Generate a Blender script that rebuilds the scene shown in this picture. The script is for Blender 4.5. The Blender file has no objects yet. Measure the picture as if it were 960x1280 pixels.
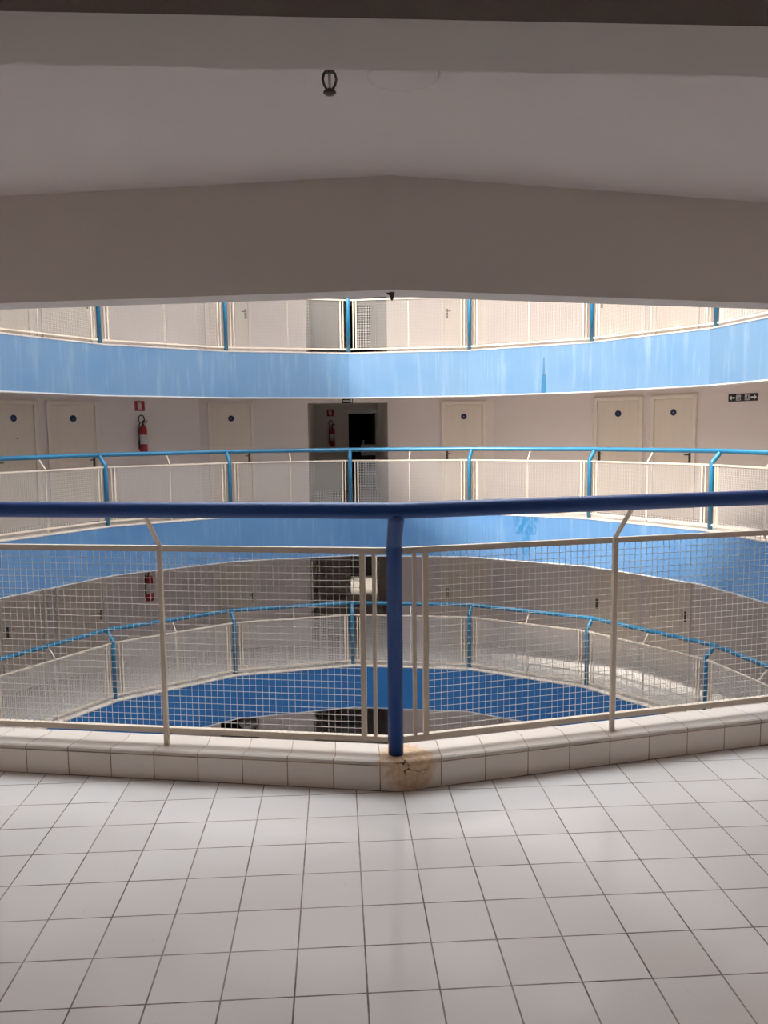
import bpy, math, random
from math import sin, cos, tan, radians as rad, pi, degrees
from mathutils import Matrix, Vector
random.seed(7)
C = bpy.context.scene.collection
SC = bpy.context.scene

# ---------------------------------------------------------------- dimensions
H = 2.6836            # floor to floor
HK = 0.1316           # kerb height
RF, RK, RP = 5.1045, 5.2950, 5.2058   # fascia face, kerb outer face, post line (circumradii)
RB = 5.268            # outer face of the downstand beam
RW = 7.25             # wall circumradius
FB = 0.6284           # beam underside below the floor above
ZC = 2.491            # ceiling height
OFF, ZR, ZT, ZB = 0.1505, 1.1869, 1.017, 0.194
N = 16
S = 2 * pi / N
LEVELS_UP = 4         # storeys above the viewer's

# ---------------------------------------------------------------- node helpers
class G:
    def __init__(s, name):
        s.m = bpy.data.materials.new(name); s.m.use_nodes = True
        s.t = s.m.node_tree; s.b = s.t.nodes['Principled BSDF']
    def n(s, typ, **kw):
        o = s.t.nodes.new(typ)
        for k, v in kw.items(): setattr(o, k, v)
        return o
    def link(s, a, b): s.t.links.new(a, b)
    def put(s, sock, v):
        if isinstance(v, bpy.types.NodeSocket): s.link(v, sock)
        elif v is not None:
            if isinstance(v, (tuple, list)) and len(v) == 3 and sock.type == 'RGBA': v = (*v, 1)
            sock.default_value = v
    def math(s, op, a, b=None, c=None, clamp=False):
        o = s.n('ShaderNodeMath', operation=op, use_clamp=clamp)
        for i, v in enumerate((a, b, c)): 
            if v is not None: s.put(o.inputs[i], v)
        return o.outputs[0]
    def mix(s, f, a, b, mode='MIX'):
        o = s.n('ShaderNodeMix', data_type='RGBA', blend_type=mode)
        s.put(o.inputs['Factor'], f); s.put(o.inputs[6], a); s.put(o.inputs[7], b)
        return o.outputs[2]
    def coord(s, which='Object'): return s.n('ShaderNodeTexCoord').outputs[which]
    def sep(s, v):
        o = s.n('ShaderNodeSeparateXYZ'); s.link(v, o.inputs[0]); return o.outputs
    def comb(s, x, y, z=0.0):
        o = s.n('ShaderNodeCombineXYZ')
        for i, v in enumerate((x, y, z)): s.put(o.inputs[i], v)
        return o.outputs[0]
    def noise(s, vec, scale=5, detail=3, rough=.5):
        o = s.n('ShaderNodeTexNoise'); s.link(vec, o.inputs['Vector'])
        o.inputs['Scale'].default_value = scale; o.inputs['Detail'].default_value = detail
        o.inputs['Roughness'].default_value = rough
        return o.outputs['Fac']
    def wnoise(s, vec):
        o = s.n('ShaderNodeTexWhiteNoise', noise_dimensions='2D'); s.link(vec, o.inputs['Vector']); return o.outputs['Value']
    def scale(s, v, sx, sy, sz):
        o = s.n('ShaderNodeVectorMath', operation='MULTIPLY'); s.link(v, o.inputs[0]); o.inputs[1].default_value = (sx, sy, sz); return o.outputs[0]
    def step(s, v, lo, hi):
        o = s.n('ShaderNodeMapRange', interpolation_type='SMOOTHSTEP'); s.put(o.inputs['Value'], v)
        s.put(o.inputs['From Min'], lo); s.put(o.inputs['From Max'], hi); return o.outputs[0]
    def bump(s, h, strength=.3, dist=.002):
        o = s.n('ShaderNodeBump'); o.inputs['Strength'].default_value = strength; o.inputs['Distance'].default_value = dist
        s.link(h, o.inputs['Height']); s.link(o.outputs[0], s.b.inputs['Normal'])
    def out(s, col, rough=.5, metal=0, spec=.5):
        s.put(s.b.inputs['Base Color'], col); s.put(s.b.inputs['Roughness'], rough)
        s.b.inputs['Metallic'].default_value = metal; s.b.inputs['Specular IOR Level'].default_value = spec
        return s.m

def plain(name, col, rough=.5, metal=0, var=.06, sc=6, spec=.5):
    g = G(name); f = g.noise(g.coord(), sc, 4)
    c = g.mix(f, tuple(max(0, x * (1 - var)) for x in col), tuple(min(1, x * (1 + var)) for x in col))
    return g.out(c, rough, metal, spec)

def paint(name, col, var=.05):          # matt emulsion on plaster, faint roller unevenness
    g = G(name); co = g.coord()
    f = g.noise(co, 1.3, 5, .6)
    c = g.mix(f, tuple(x * (1 - var) for x in col), tuple(min(1, x * (1 + var)) for x in col))
    g.bump(g.noise(co, 90, 2), .12, .001)
    return g.out(c, .75, 0, .25)

def tiles_floor():
    g = G('floor_tile'); x, y, z = g.sep(g.coord())
    tx = g.math('DIVIDE', g.math('ADD', x, .173 + 19.55), .1955); ty = g.math('DIVIDE', g.math('ADD', y, 5.4887 + 19.9), .199)
    fx = g.math('FRACT', tx); fy = g.math('FRACT', ty)
    ex = g.math('MULTIPLY', g.math('MINIMUM', fx, g.math('SUBTRACT', 1.0, fx)), .1955)
    ey = g.math('MULTIPLY', g.math('MINIMUM', fy, g.math('SUBTRACT', 1.0, fy)), .199)
    co = g.coord()
    wob = g.math('MULTIPLY', g.math('SUBTRACT', g.noise(co, 30, 2), .5), .0016)
    e = g.math('ADD', g.math('MINIMUM', ex, ey), wob)
    face = g.step(e, .0016, .0032)
    ident = g.comb(g.math('FLOOR', tx), g.math('FLOOR', ty))
    r = g.wnoise(ident)
    c = g.mix(r, (.74, .70, .66), (.80, .77, .735))
    warm = g.step(g.noise(co, 1.1, 2), .45, .7)
    c = g.mix(g.math('MULTIPLY', warm, .30), c, (.74, .67, .635))
    dirt = g.noise(co, 2.5, 6, .65)
    grout = g.mix(g.step(dirt, .4, .62), (.34, .275, .225), (.15, .115, .09))
    scuff = g.step(g.noise(g.scale(co, 26, 5, 1), 1.6, 2), .74, .78)
    c = g.mix(g.math('MULTIPLY', scuff, .12), c, (.35, .30, .27))
    g.bump(face, .25, .0012)
    return g.out(g.mix(face, grout, c), g.mix(face, (.8,)*3, (.155,)*3), 0, .5)

def tiles_kerb():                       # u along the kerb from the near corner, v across the profile
    g = G('kerb_tile'); u, v, _ = g.sep(g.coord('UV')); co = g.coord(); X, Y, Z = g.sep(co)
    tu = g.math('DIVIDE', g.math('ADD', g.math('ADD', u, 39.532), g.math('MULTIPLY', g.math('LESS_THAN', u, 0.0), .027)), .195)
    fu = g.math('FRACT', tu)
    eu = g.math('MULTIPLY', g.math('MINIMUM', fu, g.math('SUBTRACT', 1.0, fu)), .195)
    face = g.step(eu, .0013, .0030)
    line = g.step(g.math('ABSOLUTE', g.math('SUBTRACT', v, .112)), .0018, .0042)   # joint under the cap tile
    foot = g.step(v, .002, .006)
    face = g.math('MULTIPLY', g.math('MULTIPLY', face, line), foot)
    r = g.wnoise(g.comb(g.math('FLOOR', tu), 0.0))
    c = g.mix(r, (.70, .62, .54), (.76, .685, .61))
    cap = g.step(v, .108, .114)
    c = g.mix(cap, c, g.mix(r, (.55, .48, .41), (.60, .53, .46)))
    dirt = g.noise(co, 3.5, 5, .6)
    grout = g.mix(g.step(dirt, .4, .6), (.34, .24, .16), (.12, .085, .06))
    c = g.mix(face, grout, c)
    # rust and mud stain under the near corner post
    dx = g.math('SUBTRACT', X, .045); dy = g.math('ADD', Y, 5.24); dz = g.math('SUBTRACT', Z, .105)
    d2 = g.math('ADD', g.math('ADD', g.math('MULTIPLY', dx, dx), g.math('MULTIPLY', dy, dy)), g.math('MULTIPLY', g.math('MULTIPLY', dz, dz), 1.1))
    dd = g.math('ADD', g.math('SQRT', d2), g.math('MULTIPLY', g.math('SUBTRACT', g.noise(co, 14, 5, .65), .5), .16))
    st = g.math('SUBTRACT', 1.0, g.step(dd, .098, .145))
    sc = g.mix(g.step(g.noise(co, 38, 4, .7), .42, .62), (.56, .345, .19), (.66, .48, .31))
    c = g.mix(g.math('MULTIPLY', st, .9), c, sc)
    crack = g.math('MULTIPLY', g.step(dd, .10, .04), g.step(g.math('ABSOLUTE', g.math('SUBTRACT', g.noise(co, 9, 2), .5)), .016, .005))
    c = g.mix(crack, c, (.06, .035, .025))
    g.bump(face, .3, .0015)
    return g.out(c, g.mix(st, (.28,)*3, (.8,)*3), 0, .45)

def fascia(name, base, pale, deep, patches=()):
    g = G(name); u, v, _ = g.sep(g.coord('UV'))
    st1 = g.noise(g.comb(g.math('MULTIPLY', u, 7.0), g.math('MULTIPLY', v, .55)), 1, 4, .6)
    st2 = g.noise(g.comb(g.math('MULTIPLY', u, 24.0), g.math('MULTIPLY', v, .9)), 1, 3, .6)
    big = g.noise(g.comb(g.math('MULTIPLY', u, .8), g.math('MULTIPLY', v, .8)), 1, 4, .5)
    c = g.mix(g.math('MULTIPLY', g.step(st1, .50, .78), .55), base, pale)
    c = g.mix(g.math('MULTIPLY', g.step(st2, .56, .76), .38), c, pale)
    c = g.mix(g.math('MULTIPLY', g.step(big, .56, .35), .40), c, deep)
    # chipped upper edge
    top = g.math('ADD', v, g.math('MULTIPLY', g.noise(g.comb(g.math('MULTIPLY', u, 6.0), g.math('MULTIPLY', v, 10.0)), 1, 4), .10))
    c = g.mix(g.math('MULTIPLY', g.step(top, .775, .80), .55), c, deep)
    for (u0, v0, v1, w0, w1, col, a, breakup) in patches:
        f = g.math('DIVIDE', g.math('SUBTRACT', v, v0), v1 - v0, clamp=True)
        w = g.math('ADD', w0, g.math('MULTIPLY', f, w1 - w0))
        dist = g.math('ABSOLUTE', g.math('SUBTRACT', u, u0))
        inside = g.math('MULTIPLY', g.step(dist, g.math('ADD', w, .012), w), g.math('MULTIPLY', g.step(v, v0 - .012, v0), g.step(v, v1 + .012, v1)))
        if breakup: inside = g.math('MULTIPLY', inside, g.step(g.noise(g.comb(g.math('MULTIPLY', u, 16.0), g.math('MULTIPLY', v, 6.0)), 1, 4, .6), .40, .60))
        c = g.mix(g.math('MULTIPLY', inside, a), c, col)
    drip = g.step(v, .012, .020)                       # pale drip edge along the bottom arris
    c = g.mix(drip, (.66, .66, .65), c)
    return g.out(c, .55, 0, .4)

M = {}
M['wall'] = paint('wall_paint', (.71, .635, .59))
M['ceiling'] = paint('ceiling_paint', (.73, .67, .64), .03)
M['beam'] = paint('beam_paint', (.71, .65, .605), .03)
M['alcove'] = paint('alcove_paint', (.72, .66, .61))
M['floor'] = tiles_floor()
M['kerb'] = tiles_kerb()
M['fascia0'] = fascia('fascia_blue', (.10, .22, .40), (.22, .35, .48), (.05, .16, .36),
    ((3.06, .45, .80, .16, .24, (.015, .14, .30), .85, True), (3.06, .1, .80, .05, .09, (.012, .15, .30), .7, True)))
M['fascia1'] = fascia('fascia_pale_blue', (.135, .24, .37), (.31, .405, .48), (.07, .19, .35),
    ((3.35, .02, .30, .040, .030, (.018, .13, .25), .9, False), (3.345, .30, .56, .014, .004, (.04, .12, .22), .75, False)))  # paler blue than the middle band
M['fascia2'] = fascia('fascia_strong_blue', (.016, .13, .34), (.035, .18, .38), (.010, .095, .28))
M['blue'] = plain('shaded_blue_enamel', (.005, .055, .24), .42, 0, .10, 9)  # railing paint darkened to carry the shade of the backlit near side
M['bluefar'] = plain('lit_blue_enamel', (.018, .155, .28), .35, 0, .18, 5)  # same railing paint, lightened to carry the daylight on the far side
M['cream'] = plain('cream_enamel', (.68, .575, .455), .42, 0, .06, 14)
M['wire'] = plain('cream_wire', (.76, .71, .65), .45, 0, .05, 14)
M['frame'] = plain('door_frame', (.74, .66, .57), .5)
g = G('door_leaf'); co = g.coord()
f = g.noise(g.scale(co, 30, 30, 1.2), 1, 4, .6)
M['leaf'] = g.out(g.mix(f, (.67, .58, .475), (.76, .67, .565)), .5)
M['navy'] = plain('navy_disc', (.012, .018, .07), .4)
M['white'] = plain('white_plastic', (.72, .70, .68), .45)
M['steel'] = plain('dark_steel', (.10, .085, .07), .4, .7)
M['bronze'] = plain('tarnished_bronze', (.10, .08, .06), .4, .6, .3, 60)
M['red'] = plain('extinguisher_red', (.32, .010, .016), .35)
M['signred'] = plain('sign_red', (.33, .012, .02), .5)
M['black'] = plain('black_rubber', (.018, .018, .018), .5)
M['signblack'] = plain('sign_black', (.015, .02, .018), .5)
M['paper'] = plain('label_paper', (.52, .50, .50), .6, 0, .2, 30)
M['rust'] = plain('rusty_iron', (.10, .06, .04), .8, 0, .4, 40)
M['ground'] = paint('court_paving', (.52, .49, .46))
M['darkroom'] = paint('dark_room', (.05, .05, .048))  # near black: the unlit rooms' darkness is put into the wall colour
M['bluething'] = plain('blue_plastic', (.10, .22, .42), .45)
g = G('added_lamp_glow'); g.b.inputs['Emission Color'].default_value = (1, .93, .84, 1); g.b.inputs['Emission Strength'].default_value = 4; M['glow'] = g.out((.8, .8, .78), .5)
M['outer'] = paint('upper_wall', (.66, .62, .59))

# ---------------------------------------------------------------- mesh helpers
class MB:
    def __init__(s): s.v = []; s.f = []; s.uv = []; s.sm = []
    def face(s, idx, uv=None, smooth=False): s.f.append(tuple(idx)); s.uv.append(uv); s.sm.append(smooth)
    def box(s, x0, x1, y0, y1, z0, z1, xf=None):
        b = len(s.v)
        pts = [(x, y, z) for z in (z0, z1) for y in (y0, y1) for x in (x0, x1)]
        s.v += [tuple(xf(p)) for p in pts] if xf else pts
        for q in ((0, 2, 3, 1), (4, 5, 7, 6), (0, 1, 5, 4), (2, 6, 7, 3), (0, 4, 6, 2), (1, 3, 7, 5)): s.face([b + i for i in q])
        return s
    def tube(s, pts, r, n=8, closed=False, caps=True, rot=0.0, smooth=True):
        pts = [Vector(p) for p in pts]; m = len(pts); b = len(s.v)
        up = None
        for i, p in enumerate(pts):
            a = pts[(i - 1) % m] if (closed or i > 0) else None; c = pts[(i + 1) % m] if (closed or i < m - 1) else None
            d1 = (p - a).normalized() if a is not None else None; d2 = (c - p).normalized() if c is not None else None
            d = ((d1 + d2).normalized() if d1 is not None and d2 is not None else (d1 if d1 is not None else d2))
            if up is None: up = Vector((0, 0, 1)) if abs(d.z) < .9 else Vector((0, 1, 0))
            side = d.cross(up).normalized(); u2 = side.cross(d).normalized(); up = u2
            k = 1.0
            if d1 is not None and d2 is not None: k = 1 / max(.5, math.sqrt((1 + d1.dot(d2)) / 2))
            mit = None
            if d1 is not None and d2 is not None and (d2 - d1).length > 1e-6: mit = (d2 - d1).normalized()
            for j in range(n):
                t = rot + 2 * pi * j / n; off = side * cos(t) * r + u2 * sin(t) * r
                if mit is not None: off += mit * off.dot(mit) * (k - 1)
                s.v.append(tuple(p + off))
        for i in range(m if closed else m - 1):
            for j in range(n):
                a0 = b + i * n + j; a1 = b + i * n + (j + 1) % n; c0 = b + ((i + 1) % m) * n + j; c1 = b + ((i + 1) % m) * n + (j + 1) % n
                s.face((a0, a1, c1, c0), None, smooth)
        if caps and not closed:
            s.face([b + j for j in reversed(range(n))]); s.face([b + (m - 1) * n + j for j in range(n)])
        return s
    def lathe(s, prof, n=24, cx=0, cy=0, axis='z', smooth=True):
        b = len(s.v)
        for r, z in prof:
            for j in range(n):
                t = 2 * pi * j / n
                if axis == 'z': s.v.append((cx + r * cos(t), cy + r * sin(t), z))
                else: s.v.append((cx + r * cos(t), z, cy + r * sin(t)))   # along y, centre (x, z)
        fl = axis != 'z'
        for i in range(len(prof) - 1):
            for j in range(n):
                q = (b + i * n + j, b + i * n + (j + 1) % n, b + (i + 1) * n + (j + 1) % n, b + (i + 1) * n + j)
                s.face(q[::-1] if fl else q, None, smooth)
        a = [b + j for j in range(n)]; c = [b + (len(prof) - 1) * n + j for j in range(n)]
        s.face(a if fl else a[::-1]); s.face(c[::-1] if fl else c)
        return s
    def prism(s, poly, y0, y1):           # polygon in x,z extruded along y
        b = len(s.v); n = len(poly)
        s.v += [(x, y0, z) for x, z in poly] + [(x, y1, z) for x, z in poly]
        s.face([b + i for i in range(n)]); s.face([b + n + i for i in reversed(range(n))])
        for i in range(n): s.face((b + (i + 1) % n, b + i, b + n + i, b + n + (i + 1) % n))
        return s
    def ring(s, prof, segs=range(N), closed=True):
        """sweep a (circumradius, z) profile round the sixteen-sided court; uv in metres"""
        vl = [0]
        m = len(prof)
        for i in range(m): 
            a, c = prof[i], prof[(i + 1) % m]; vl.append(vl[-1] + math.hypot(c[0] - a[0], c[1] - a[1]))
        segs = list(segs)
        L = 2 * 5.2 * sin(S / 2)
        for k in segs:
            a0, a1 = k * S, (k + 1) * S
            kk = k if k < 8 else k - 16
            for i in range(m if closed else m - 1):
                (r0, z0), (r1, z1) = prof[i], prof[(i + 1) % m]
                b = len(s.v)
                s.v += [(r0 * sin(a0), r0 * cos(a0), z0), (r0 * sin(a1), r0 * cos(a1), z0), (r1 * sin(a1), r1 * cos(a1), z1), (r1 * sin(a0), r1 * cos(a0), z1)]
                s.face((b, b + 1, b + 2, b + 3), ((kk * L, vl[i]), ((kk + 1) * L, vl[i]), ((kk + 1) * L, vl[i + 1]), (kk * L, vl[i + 1])))
            if closed and len(segs) < N:
                for kend, rev in ((k, False), (k + 1, True)):
                    if (kend == k and (k - 1) % N in segs) or (kend == k + 1 and (k + 1) % N in segs): continue
                    t = kend * S; b = len(s.v); s.v += [(r * sin(t), r * cos(t), z) for r, z in prof]
                    s.face([b + i for i in range(m)] if rev else [b + i for i in reversed(range(m))])
        return s
    def build(s, name, mat, parent=None, bevel=0, weld=True):
        me = bpy.data.meshes.new(name); me.from_pydata(s.v, [], s.f); me.update()
        if any(u is not None for u in s.uv):
            ul = me.uv_layers.new(name='UVMap')
            for p, u in zip(me.polygons, s.uv):
                if u:
                    for li, q in zip(p.loop_indices, u): ul.data[li].uv = q
        for p, sm in zip(me.polygons, s.sm): p.use_smooth = sm
        me.materials.append(mat)
        o = bpy.data.objects.new(name, me); C.objects.link(o)
        if parent is not None: o.parent = parent
        if bevel:
            md = o.modifiers.new('bevel', 'BEVEL'); md.width = bevel; md.segments = 2; md.limit_method = 'ANGLE'
        return o

def tag(o, label=None, cat=None, group=None, kind=None):
    if label: o['label'] = label
    if cat: o['category'] = cat
    if group: o['group'] = group
    if kind: o['kind'] = kind
    return o
def empty(name, loc, rz=0):
    o = bpy.data.objects.new(name, None); C.objects.link(o); o.location = loc; o.rotation_euler = (0, 0, rz); o.empty_display_size = .2
    return o
def copy_tree(o, parent=None):
    c = o.copy(); C.objects.link(c)
    if parent is not None: c.parent = parent
    for ch in list(o.children): copy_tree(ch, c)
    return c
def struct(o, label, cat): return tag(o, label, cat, None, 'structure')

# ---------------------------------------------------------------- the building
LV = {1: 'upper', 0: 'middle', -1: 'lower', -2: 'ground'}
FLOORTXT = {1: 'upper gallery', 0: "gallery on the camera's own floor", -1: 'gallery one floor down', -2: 'ground storey'}
REC_F, REC_N = (.745, .80), (.80, .80)
A0 = .795                                # along-facet start of the wall beside a corridor opening
def wall_facet(mb, k, z0, z1, t0=0.0, t1=1.0, r0=RW, r1=RW + .17):
    a, b = k * S, (k + 1) * S
    def P(r, t): 
        x = r * (sin(a) * (1 - t) + sin(b) * t); y = r * (cos(a) * (1 - t) + cos(b) * t); return x, y
    pts = [P(r0, t0), P(r0, t1), P(r1, t1), P(r1, t0)]
    base = len(mb.v)
    mb.v += [(x, y, z0) for x, y in pts] + [(x, y, z1) for x, y in pts]
    for q in ((0, 1, 5, 4), (1, 2, 6, 5), (2, 3, 7, 6), (3, 0, 4, 7), (4, 5, 6, 7), (3, 2, 1, 0)): mb.face([base + i for i in q])

LF = 2 * RW * sin(S / 2)
TREC = .775 / cos(S / 2) / LF            # fraction of the facet taken by half the opening
def level(k):
    z = k * H
    # gallery floor and ceiling slab, kerb, beam/fascia
    fl = MB().ring([(RF + .15, z - .09), (RW + .17, z - .09), (RW + .17, z), (RF + .15, z)][::-1])
    fl.box(-.9, .9, 6.9, 16.0, z - .09, z - .0005)
    if k == -2: fl.box(-3.6, -.95, 6.3, 11.0, z - .09, z - .0006)
    if k == 0: fl.box(-1.1, 1.1, -13.0, -6.9, z - .09, z - .0005)
    o = fl.build('floor', M['floor'])
    struct(o, f'white square floor tiles of the {FLOORTXT[k]}', 'floor')
    if k == -2:
        g_ = MB(); g_.v += [((RF + .16) * sin(i * S), (RF + .16) * cos(i * S), z - .02) for i in range(N)]; g_.face(list(reversed(range(N))))
        struct(g_.build('ground', M['ground']), 'grey paving at the bottom of the court, out of sight', 'ground')
        return
    o = MB().ring([(RB - .0, z - .1926), (RW + .17, z - .1926), (RW + .17, z - .0902), (RB - .0, z - .0902)][::-1]).build('ceiling', M['ceiling'])
    struct(o, {1: 'plain painted ceiling over the tiled floor where the camera stands', 0: 'ceiling underneath the middle gallery, hidden behind its blue band', -1: 'ceiling underneath the lower gallery over the ground storey'}[k], 'ceiling')
    # blue band (its hidden back is the painted beam the viewer sees overhead)
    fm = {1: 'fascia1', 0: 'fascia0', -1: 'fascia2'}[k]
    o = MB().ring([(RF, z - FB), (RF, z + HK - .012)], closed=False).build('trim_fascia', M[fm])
    struct(o, {1: 'pale blue band edging the upper gallery', 0: 'mid blue band edging the middle gallery, partly behind the near handrail', -1: 'deep blue band edging the lower gallery, seen through the mesh'}[k], 'fascia')
    o = MB().ring([(RF + .001, z - FB), (RB, z - FB), (RB, z - .09), (RF + .001, z - .09)][::-1]).build('beam', M['beam'])
    struct(o, {1: 'grey painted bent beam spanning overhead below the ceiling', 0: 'painted edge beam behind the middle blue band', -1: 'painted edge beam behind the deep blue band'}[k], 'beam')
    c = .012
    prof = [(RK, z), (RK, z + .106), (RK + .003, z + .116), (RK + .001, z + .126), (RK - .008, z + HK), (RF + .004, z + HK), (RF - .004, z + HK - .004), (RF - .004, z + HK - .02), (RF + .003, z + HK - .02), (RF + .003, z - .0)]
    o = MB().ring(prof).build('kerb', M['kerb'])
    struct(o, {1: 'thin pale kerb topping the upper pale blue band', 0: 'white tiled kerb with a brown stain under the near blue post', -1: 'pale tiled kerb topping the deep blue band'}[k], 'kerb')

def gallery_walls(k):
    z0, z1 = k * H, (k + 1) * H - .09
    zi = (k + 1) * H - .1926 + .05
    mb = MB()
    lo = -5 if k > -2 else -4
    far = [13, 14, 15, 0, 1, 2]
    openC = (k == -2)
    for s_ in range(N):
        t0, t1 = 0, 1
        if s_ == 0: t0 = TREC
        if s_ == 15: t1 = 1 - TREC
        if k == 0 and s_ == 8: t0 = TREC * 1.29
        if k == 0 and s_ == 7: t1 = 1 - TREC * 1.29
        if openC and s_ == 15:
            # dark doorway between 14.9 and 20.8 degrees left of the axis
            inr = RW * cos(S / 2)
            def frac(deg): return .5 + inr * tan(rad(deg + 11.25)) / LF
            wall_facet(mb, s_, z0, zi, 0, frac(-20.8)); wall_facet(mb, s_, z0, zi, frac(-14.9), t1); wall_facet(mb, s_, z0 + 2.05, zi, frac(-20.8), frac(-14.9)); continue
        wall_facet(mb, s_, z0, zi, t0, t1)
    o = mb.build('wall_gallery', M['wall'])
    struct(o, {1: 'pale wall behind the upper railing mesh', 0: 'off-white wall with doors across the court, level with the camera', -1: 'grey-beige wall of the floor below, seen through the near mesh', -2: 'dim grey wall at the very bottom, glimpsed under the deep blue band'}[k], 'wall')
    # far corridor
    x = .775; yb = 11.9
    lint = MB().box(-x - .02, x + .02, 7.10, 7.27, z0 + 2.05, zi).build('beam', M['wall'])
    struct(lint, f'lintel over the dark corridor mouth of the {FLOORTXT[k]}', 'lintel')
    w = MB(); w.box(-x - .15, -x, 7.18, yb + .15, z0, zi); o = w.build('wall_west', M['alcove']); struct(o, f'left side wall inside the dark corridor of the {FLOORTXT[k]}', 'wall')
    w = MB(); w.box(x + .03, x + .18, 7.18, 15.6, z0, zi); o = w.build('wall_east', M['alcove']); struct(o, f'right side wall inside the dark corridor of the {FLOORTXT[k]}', 'wall')
    w = MB(); w.box(-x - .15, .06, yb, yb + .15, z0, zi); w.box(.06, x + .03, yb, yb + .15, z0 + 2.05, zi)
    o = w.build('wall_back', M['alcove']); struct(o, f'shaded end wall of the corridor on the {FLOORTXT[k]}', 'wall')
    w = MB(); w.box(-x - .15, x + .18, 7.26, 15.6, zi - .04, zi + .05); o = w.build('ceiling', M['alcove']); struct(o, f'ceiling of the dark corridor on the {FLOORTXT[k]}', 'ceiling')
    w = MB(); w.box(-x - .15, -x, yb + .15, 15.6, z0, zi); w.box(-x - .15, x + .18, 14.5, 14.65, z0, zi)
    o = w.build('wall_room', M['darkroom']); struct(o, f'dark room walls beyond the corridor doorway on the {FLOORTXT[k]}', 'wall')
    t = empty('trim_doorway', (0, yb, z0)); struct(t, f'pale frame of the open doorway at the corridor end on the {FLOORTXT[k]}', 'door frame')
    MB().box(.05, x + .03, -.07, .02, 1.95, 2.06).build('frame_head', M['white'], t, .004)
    MB().box(.05, .09, -.03, .02, 0, 1.95).build('frame_jamb', M['alcove'], t, .004)
    MB().box(x - .005, x + .03, -.03, .02, 0, 1.95).build('frame_jamb', M['alcove'], t, .004)

for k in (-2, -1, 0, 1): level(k)
for k in (-2, -1, 0, 1): gallery_walls(k)

# dark storeroom behind the open doorway on the ground storey
inr = RW * cos(S / 2); m_ = -S / 2
def facet(deg_mid, t, out, z):           # point in the frame of the facet whose middle is at deg_mid
    m = rad(deg_mid); return (inr + out) * sin(m) + t * cos(m), (inr + out) * cos(m) - t * sin(m), z
def on_wall(phi, z, out=0.0):
    m = (math.floor(phi / 22.5) + .5) * 22.5
    return facet(m, inr * tan(rad(phi - m)), out, z), -rad(m)
p, rz = on_wall(-17.8, -2 * H, .17)
r_ = MB()
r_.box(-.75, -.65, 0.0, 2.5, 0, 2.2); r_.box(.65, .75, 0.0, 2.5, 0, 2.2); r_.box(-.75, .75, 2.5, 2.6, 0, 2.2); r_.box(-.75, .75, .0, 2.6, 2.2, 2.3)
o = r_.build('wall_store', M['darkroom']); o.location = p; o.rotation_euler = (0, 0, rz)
struct(o, 'black interior of the open room at the very bottom left of the post', 'wall')
t = empty('sink', (p[0] + .12, p[1] + .5, p[2]), rz)
tag(t, 'small white basin in the dark ground storey opening, left of the near post', 'basin')
MB().lathe([(.06, 0), (.05, .3), (.05, .78), (.09, .82)], 16).build('pedestal', M['white'], t)
MB().lathe([(.08, .82), (.19, .92), (.21, .98), (.19, .985), (.15, .93), (.02, .90)], 24).build('bowl', M['white'], t)

# near corridor in which the camera stands
x = 1.0
zi = H - .1926 + .05
o = MB().box(-1.05, 1.05, -7.255, -7.0868, 2.1, zi).build('beam', M['beam']); struct(o, 'grey beam crossing the very top of the view, nearest the camera', 'beam')
o = MB().box(-x - .15, -x, -13, -7.15, 0, zi).build('wall_near', M['alcove']); struct(o, 'corridor side wall beside the camera, beyond the left edge', 'wall')
o = MB().box(x, x + .15, -13, -7.15, 0, zi).build('wall_near', M['alcove']); struct(o, 'corridor side wall beside the camera, beyond the right edge', 'wall')
o = MB().box(-x - .15, x + .15, -13.15, -13, 0, zi).build('wall_near', M['alcove']); struct(o, 'corridor end wall behind the camera', 'wall')
o = MB().box(-x - .15, x + .15, -13, -7.24, zi - .05, zi + .05).build('ceiling', M['alcove']); struct(o, 'ceiling of the corridor the camera stands in', 'ceiling')

# storeys above the view: plain walls, slabs and bands that shade the court
for k in range(2, LEVELS_UP + 1):
    z = k * H
    o = MB().ring([(RF, z - FB), (RB, z - FB), (RB, z - .1926), (RW + .17, z - .1926), (RW + .17, z), (RK, z), (RK, z + HK), (RF, z + HK)][::-1]).build('trim_storey', M['fascia1'] if False else M['ceiling'])
    struct(o, f'gallery slab ring {k - 1} storeys above the upper gallery, out of view', 'slab')
    if k < LEVELS_UP:
        w = MB()
        for s_ in range(N): wall_facet(w, s_, z, z + H - .19)
        o = w.build('wall_storey', M['outer']); struct(o, f'gallery wall {k - 1} storeys above the upper gallery, out of view', 'wall')

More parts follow.
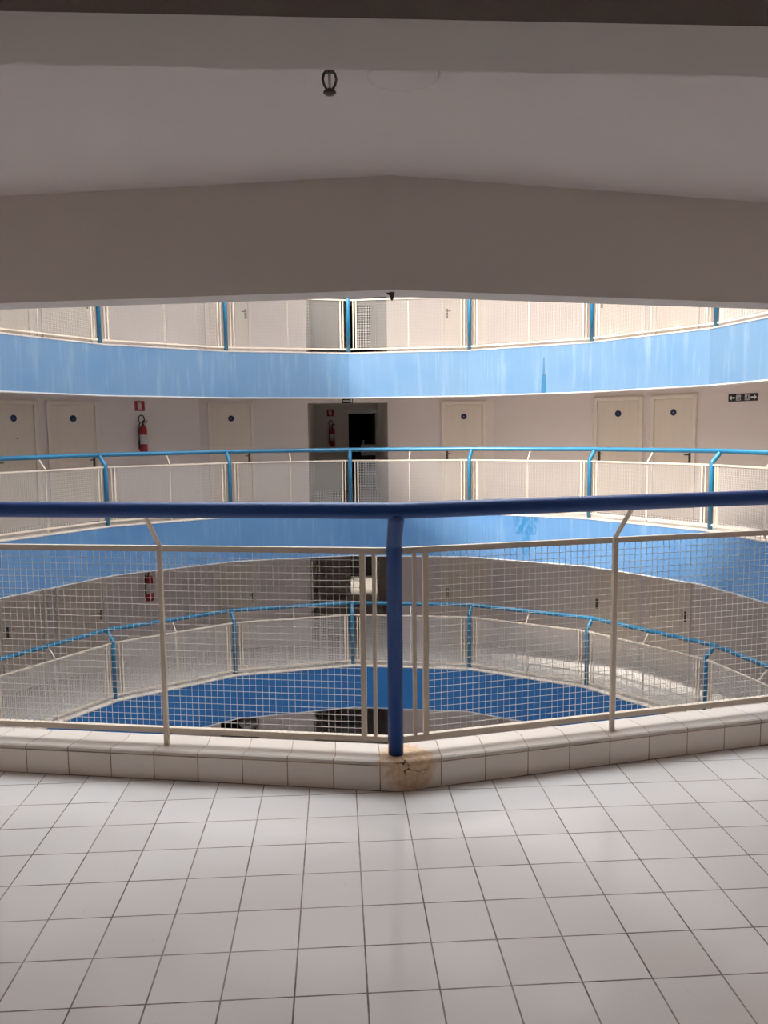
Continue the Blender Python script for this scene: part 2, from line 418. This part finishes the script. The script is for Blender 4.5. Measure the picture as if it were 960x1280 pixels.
# ---------------------------------------------------------------- railings
LB = 2 * RP * sin(S / 2)
APO = RP * cos(S / 2)
def panel_parts(blue):
    pass
pm = MB()                                       # panel frame in bay axes: x along, y outwards, z up
hx = LB / 2
def bar(mb, x0, x1, z0, z1, d=.010): mb.box(x0, x1, -d, d, z0, z1)
bar(pm, -hx + .034, hx - .034, ZT - .024, ZT, .012); bar(pm, -hx + .034, hx - .034, ZB - .012, ZB + .012, .012)
for s_ in (-1, 1):
    for d, w in ((.135, .0115), (.086, .0075)):
        c = s_ * (hx - d); bar(pm, c - w, c + w, ZB + .012, ZT - .024, .009)
wms = {}
for WN, WR in (('near', .00135), ('far', .0022)):
  wm = wms[WN] = MB()
  x0, x1, zz0, zz1 = -hx + .147, hx - .147, ZB + .012, ZT - .024
  nx = round((x1 - x0) / .029); nz = round((zz1 - zz0) / .029)
  for i in range(1, nx):
    xx = x0 + (x1 - x0) * i / nx + random.uniform(-.0012, .0012); wm.tube([(xx, -.0015, zz0 - .002), (xx + random.uniform(-.001, .001), -.0015, zz1 + .002)], WR, 4, rot=pi / 4, smooth=False)
  for i in range(1, nz):
    zz = zz0 + (zz1 - zz0) * i / nz + random.uniform(-.0012, .0012); wm.tube([(x0 - .002, .0015, zz), (0, .0015, zz + random.uniform(-.0025, .0005)), (x1 + .002, .0015, zz)], WR, 4, rot=pi / 4, smooth=False)
sm_ = MB()
sm_.box(-.0095, .0095, .0125, .030, HK - .002, ZT)
sm_.tube([(0, .021, ZT - .012), (0, .021, ZT + .004), (0, OFF * cos(S / 2) + .004, ZR - .024)], .0105, 6, smooth=False)
po = MB()
po.tube([(0, 0, HK - .004), (0, 0, ZT + .012), (0, .012, ZT + .03), (0, OFF - .012, ZR - .03), (0, OFF, ZR - .005)], .0325, 20)

def railing(name_label, z, verts, bays, blue, cream, wire, group=None):
    root = empty('balcony_railing', (0, 0, z)); tag(root, name_label, 'railing', group)
    b0 = bays[0]
    pts = [((RP + OFF) * sin(b * S), (RP + OFF) * cos(b * S), ZR) for b in [bays[0]] + [b + 1 for b in bays]]
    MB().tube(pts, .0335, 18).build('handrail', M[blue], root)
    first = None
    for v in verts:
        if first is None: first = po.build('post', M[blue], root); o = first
        else: o = first.copy(); C.objects.link(o); o.parent = root
        a = v * S; o.location = (RP * sin(a), RP * cos(a), 0); o.rotation_euler = (0, 0, -a)
    first = None
    for b in bays:
        a = (b + .5) * S
        if first is None:
            first = pm.build('mesh_panel', M[cream], root)
            wms['near' if blue == 'blue' else 'far'].build('wire_mesh', M[wire], first)
            sm_.build('stanchion', M[cream], first)
            o = first
        else: o = copy_tree(first, root)
        o.location = (APO * sin(a), APO * cos(a), 0); o.rotation_euler = (0, 0, -a)
    return root
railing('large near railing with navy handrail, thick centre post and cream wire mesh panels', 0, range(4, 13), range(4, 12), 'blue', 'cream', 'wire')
railing('blue-topped railing of the middle gallery across the court, level with the camera', 0, range(-3, 4), range(-4, 4), 'bluefar', 'cream', 'wire')
railing('white mesh railing of the upper gallery, above the pale blue band', H, range(-4, 5), range(-4, 4), 'bluefar', 'cream', 'wire')
railing('curving blue-topped railing one floor down, seen through the near mesh', -H, range(-4, 5), range(-4, 4), 'bluefar', 'cream', 'wire')

# ---------------------------------------------------------------- doors
DN = [0]
def door(phi, k, hside, label, plate=True, peep=False):
    p, rz = on_wall(phi, k * H); DN[0] += 1
    t = empty(f'door_{DN[0]}', p, rz); struct(t, label, 'door')
    W, top, fw = .425, 2.05, .06
    f = MB()
    f.box(-W, -W + fw, -.04, .01, 0, top); f.box(W - fw, W, -.04, .01, 0, top); f.box(-W + fw, W - fw, -.04, .01, top - fw, top)
    f.box(-W - .012, W + .012, -.03, .01, top, top + .012)
    f.build('door_frame', M['frame'], t, .004)
    MB().box(-W + fw, W - fw, -.012, .005, .01, top - fw - .003).build('door_leaf', M['leaf'], t)
    if plate:
        d = MB().lathe([(.055, -.019), (.055, -.012)], 24, 0, 1.765, 'y').build('number_plate', M['navy'], t); d['label'] = 'small round navy number plate'
        MB().lathe([(.009, -.0205), (.009, -.0192)], 12, 0, 1.765, 'y').build('plate_mark', M['paper'], d)
    hx_ = hside * (W - fw - .045)
    h = MB().box(hx_ - .02, hx_ + .02, -.018, -.012, .93, 1.11)
    h.tube([(hx_, -.018, 1.06), (hx_, -.055, 1.06), (hx_ - hside * .012, -.06, 1.06), (hx_ - hside * .075, -.058, 1.06)], .009, 8)
    h.lathe([(.012, -.024), (.012, -.018)], 12, hx_, .97, 'y')
    h.build('door_handle', M['steel'], t)
    if peep: MB().lathe([(.013, -.016), (.013, -.012)], 12, .05, 1.445, 'y').build('peephole', M['steel'], t)
for k, txt in ((0, 'in the middle gallery'), (-1, 'one floor down, behind the near mesh'), (1, 'up behind the upper mesh')):
    door(-48.75, k, -1, f'cream door {txt}, at the far left edge of the view', peep=(k == 0))
    door(-40.75, k, 1, f'cream door {txt}, second from the left edge', )
    door(-17.9, k, 1, f'cream door {txt}, just left of the dark corridor mouth')
    door(18.05, k, -1, f'cream door {txt}, just right of the dark corridor mouth')
    door(41.25, k, -1, f'cream door {txt}, left one of the close pair on the right')
    door(49.2, k, 1, f'cream door {txt}, right one of the close pair on the right')

# ---------------------------------------------------------------- fire extinguishers, signs
def extinguisher(loc, rz, label):
    t = empty('fire_extinguisher', loc, rz); tag(t, label, 'fire extinguisher', None)
    r = .068; y = -.085
    def L(prof): 
        mb = MB(); mb.lathe(prof, 24, 0, y); return mb
    L([(r * .92, 0), (r, .012), (r, .40), (r * .93, .43), (r * .62, .462), (.024, .475)]).build('cylinder', M['red'], t)
    a = L([(r + .001, .15), (r + .001, .315)]).build('paper_label', M['paper'], t); a['label'] = 'pale printed band'
    v = MB().lathe([(.022, .472), (.024, .50), (.016, .505), (.016, .53)], 14, 0, y)
    v.box(-.012, .075, y - .010, y + .010, .525, .54); v.box(-.012, .085, y - .010, y + .010, .555, .568); v.box(-.012, .006, y - .009, y + .009, .52, .566)
    v.build('valve', M['steel'], t)
    MB().lathe([(.020, y - .045), (.020, y - .02)], 14, .045, .49, 'y').build('gauge', M['white'], t)
    hs = [(.0, y - .015, .53)] + [(-.03 + .052 * cos(q), y - .02, .585 + .075 * sin(q)) for q in [(-40 + 20 * i) * pi / 180 for i in range(15)]] + [(-.072, y - .02, .50), (-.078, y - .01, .40), (-.076, y, .2)]
    MB().tube(hs, .0105, 8).build('hose', M['black'], t)
    MB().tube([(-.076, y, .2), (-.076, y, .06)], .015, 10).build('nozzle', M['black'], t)
    MB().box(-.02, .02, y + .02, .002, .41, .45).build('bracket', M['steel'], t)
    return t
def fire_sign(loc, rz, label):
    t = empty('fire_sign', loc, rz); tag(t, label, 'sign')
    MB().box(-.088, .088, -.008, 0, -.088, .088).build('plate', M['signred'], t, .002)
    s_ = MB(); s_.box(-.030, .030, -.0105, -.008, -.062, .03)
    s_.prism([(-.030, .03), (.030, .03), (.014, .052), (-.014, .052)], -.0105, -.008); s_.box(-.008, .026, -.0105, -.008, .054, .064)
    s_.box(-.045, -.038, -.0105, -.008, -.03, .05); s_.box(-.045, -.008, -.0105, -.008, .05, .058)
    s_.build('symbol', M['paper'], t)
for k, a, b in ((0, 'red fire extinguisher on the wall between doors, with black hose loop', 'red square extinguisher sign above the wall extinguisher, left side'),
                (-1, 'dark red extinguisher one floor down, left behind the near mesh stanchion', 'red square sign one floor down, above the extinguisher behind the mesh')):
    p, rz = on_wall(-31.3, k * H + 1.165); extinguisher(p, rz, a)
    p, rz = on_wall(-31.4, k * H + 1.99); fire_sign(p, rz, b)
extinguisher((-.325, 11.9, 1.125), 0, 'dim extinguisher hanging on the end wall inside the dark corridor')
fire_sign((-.365, 11.9, 1.975), 0, 'dim red sign on the end wall inside the dark corridor')

def exit_sign(phi, z, flip, label):
    p, rz = on_wall(phi, z); t = empty('exit_sign', p, rz); tag(t, label, 'sign', None)
    MB().box(-.118, .118, -.008, 0, -.058, .058).build('plate', M['signblack'], t, .002)
    f = -1 if flip else 1
    a = MB(); P_ = [(-.105, 0), (-.062, .038), (-.062, .013), (-.008, .009), (-.008, -.009), (-.062, -.013), (-.062, -.038)]
    P_ = [(x_ * f, z_) for x_, z_ in P_]
    a.prism(P_ if f < 0 else P_[::-1], -.0105, -.008)
    a.build('arrow', M['white'], t)
    a = MB(); a.box(*(sorted((f * .012, f * .088))), -.0105, -.008, -.044, .044)
    pic = a.build('pictogram_panel', M['paper'], t)
    b = MB()
    for i in range(4): b.box(*(sorted((f * (.022 + .015 * i), f * .078))), -.012, -.0105, -.032 + .011 * i, -.026 + .011 * i)
    b.lathe([(.008, -.012), (.008, -.0105)], 10, f * .040, .030, 'y'); b.box(*(sorted((f * .034, f * .050))), -.012, -.0105, -.005, .020)
    b.build('stair_figure', M['signblack'], pic)
exit_sign(57.85, 1.965, False, 'black exit sign with arrow pointing left, right wall of middle gallery')
exit_sign(59.78, 1.965, True, 'black exit sign with arrow pointing right, nearest the right edge')
t = empty('exit_sign', (0.0, 7.095, 2.085), 0); tag(t, 'small black exit sign fixed above the dark corridor mouth', 'sign')
MB().box(-.105, .105, -.012, 0.004, -.045, .045).build('plate', M['signblack'], t, .002)
MB().box(-.085, .035, -.0145, -.012, -.016, .014).build('pale_bar', M['paper'], t)
q = MB(); q.box(.058, .090, -.0145, -.012, -.030, .012); q.lathe([(.012, -.0145), (.012, -.012)], 12, .074, .024, 'y'); q.build('figure', M['white'], t)

# ---------------------------------------------------------------- ceiling fittings over the viewer
t = empty('sprinkler_head', (-.236, -6.204, ZC)); tag(t, 'small dark sprinkler head hanging from the ceiling beside the round cover', 'sprinkler')
MB().lathe([(.022, 0), (.022, -.004), (.012, -.008), (.011, -.018), (.014, -.020)], 20).build('base', M['bronze'], t)
fr = MB()
for s_ in (-1, 1):
    fr.tube([(s_ * .009, 0, -.016), (s_ * .015, 0, -.024), (s_ * .0185, 0, -.038), (s_ * .015, 0, -.052), (s_ * .008, 0, -.064), (0, 0, -.066)], .0035, 8)
fr.build('frame_arms', M['bronze'], t)
b = MB().lathe([(.0035, -.018), (.0048, -.03), (.0035, -.06)], 10).build('glass_bulb', M['paper'], t)
MB().lathe([(.007, -.062), (.010, -.067), (.017, -.070), (.018, -.073), (.012, -.078), (.002, -.079)], 20).build('deflector', M['bronze'], t)
t = empty('ceiling_cover', (-.03, -6.15, ZC)); tag(t, 'round flush pale cover plate on the ceiling, cut off by the nearest beam', 'cover plate')
MB().lathe([(.105, 0.001), (.105, -.003), (.101, -.005), (.098, -.003)], 48).build('rim', M['beam'], t)
MB().lathe([(.0975, -.0012), (.0975, -.0035), (.09, -.004)], 48).build('disc', M['ceiling'], t)
t = empty('hook', (0.0, -RB + .06, H - FB)); tag(t, 'short rusty stub sticking out under the middle of the bent beam', 'hook')
MB().lathe([(.012, .004), (.011, -.006), (.008, -.014), (.006, -.026), (.003, -.032)], 12).build('stub', M['rust'], t)
MB().tube([(-.02, .01, .004), (-.014, .0, -.006), (0, 0, -.012)], .004, 8).build('wire_end', M['rust'], t)

# ---------------------------------------------------------------- things in the corridor doorways
t = empty('counter', (.63, 12.30, 0)); tag(t, 'pale counter with dark underside just inside the corridor doorway', 'counter')
MB().box(-.21, .21, -.02, .42, .88, 1.16).build('front', M['white'], t, .012)
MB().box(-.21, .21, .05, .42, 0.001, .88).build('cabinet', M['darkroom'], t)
MB().box(-.19, .19, -.0, .05, .82, .88).build('toe_rail', M['steel'], t)
t = empty('paper_cup', (.47, 12.37, 1.16)); tag(t, 'little white cup standing on the pale counter in the doorway', 'cup')
MB().lathe([(.026, 0), (.038, .11), (.040, .115), (.036, .112), (.025, .006)], 20).build('cup', M['white'], t)
t = empty('plastic_bin', (.63, 12.03, 0)); tag(t, 'blue plastic bin on the floor in the corridor doorway, behind mesh', 'bin')
MB().lathe([(.12, 0.001), (.155, .50), (.165, .51), (.165, .53), (.15, .53), (.115, .02)], 24).build('body', M['bluething'], t)
MB().lathe([(.170, .53), (.172, .55), (.12, .575), (.02, .58)], 24).build('lid', M['bluething'], t)
t = empty('added_lamp', (.43, 13.1, -H + 2.40)); tag(t, 'added unseen lamp of the room one floor down, lighting the floor in its doorway', 'lamp')  # added lamp, out of sight, to light the lower room's floor
MB().lathe([(.16, 0.0), (.16, -.03), (.15, -.045), (.145, -.03)], 24).build('housing', M['white'], t)
MB().lathe([(.144, -.028), (.144, -.035), (.10, -.042)], 24).build('diffuser', M['glow'], t)
lp = bpy.data.lights.new('added_room_light', 'SPOT'); lp.energy = 260; lp.spot_size = rad(62); lp.spot_blend = .6; lp.shadow_soft_size = .1; lp.color = (1, .92, .82)
lo_ = bpy.data.objects.new('added_room_light', lp); C.objects.link(lo_); lo_.parent = t; lo_.location = (0, 0, -.06)
t = empty('added_lamp', (.15, 10.6, 2.495)); tag(t, 'added weak lamp, unseen, brightening the dark corridor level with the camera', 'lamp')  # added lamp, hidden above the lintel, to brighten the corridor
MB().lathe([(.12, 0.0), (.12, -.03), (.11, -.042)], 24).build('housing', M['white'], t)
MB().lathe([(.105, -.04), (.10, -.055), (.05, -.07)], 24).build('diffuser', M['white'], t)
lp = bpy.data.lights.new('added_corridor_light', 'POINT'); lp.energy = 1.1; lp.shadow_soft_size = .08; lp.color = (1, .93, .86)
lo_ = bpy.data.objects.new('added_corridor_light', lp); C.objects.link(lo_); lo_.parent = t; lo_.location = (0, 0, -.20)
t = empty('plastic_bin', (.52, 12.02, H)); tag(t, 'blue plastic bin in the upper corridor doorway, behind the upper mesh', 'bin')
MB().lathe([(.13, 0.001), (.165, .70), (.175, .71), (.175, .73), (.16, .73), (.125, .02)], 24).build('body', M['bluething'], t)
MB().lathe([(.180, .73), (.182, .75), (.12, .785), (.02, .79)], 24).build('lid', M['bluething'], t)

# ---------------------------------------------------------------- light
w = bpy.data.worlds.new('sky'); SC.world = w; w.use_nodes = True
bg = w.node_tree.nodes['Background']; bg.inputs[0].default_value = (.87, .93, 1.0, 1); bg.inputs[1].default_value = 8.5
sun = bpy.data.lights.new('sun', 'SUN'); sun.energy = 8.0; sun.angle = rad(4); sun.color = (1, .92, .84)
so = bpy.data.objects.new('sun', sun); C.objects.link(so)
psi, hd = rad(44), .83
d = Vector((hd * sin(psi), hd * cos(psi), -1)).normalized()
so.rotation_euler = d.to_track_quat('-Z', 'Y').to_euler()
so.location = (-6, -6, 30)

# ---------------------------------------------------------------- camera
f, pitch, roll, yaw = 998.84, .1008, -.0101, .0589
cw, sw, cp, sp, cr, sr = cos(yaw), sin(yaw), cos(pitch), sin(pitch), cos(roll), sin(roll)
r0 = Vector((cw, -sw, 0)); u0 = Vector((sw * sp, cw * sp, cp))
R_ = r0 * cr + u0 * sr; U_ = u0 * cr - r0 * sr; B_ = R_.cross(U_)
cam = bpy.data.cameras.new('camera'); co_ = bpy.data.objects.new('camera', cam); C.objects.link(co_)
co_.matrix_world = Matrix(((R_.x, U_.x, B_.x, -.2341), (R_.y, U_.y, B_.y, -8.4875), (R_.z, U_.z, B_.z, 1.5), (0, 0, 0, 1)))
cam.sensor_fit = 'VERTICAL'; cam.sensor_height = 36; cam.lens = f / 1280 * 36; cam.clip_start = .05; cam.clip_end = 200
SC.camera = co_
SC.view_settings.view_transform = 'Standard'; SC.view_settings.look = 'None'; SC.view_settings.gamma = 1; SC.view_settings.use_curve_mapping = False
SC.view_settings.exposure = 0.09
SC.cycles.max_bounces = 10; SC.cycles.diffuse_bounces = 7
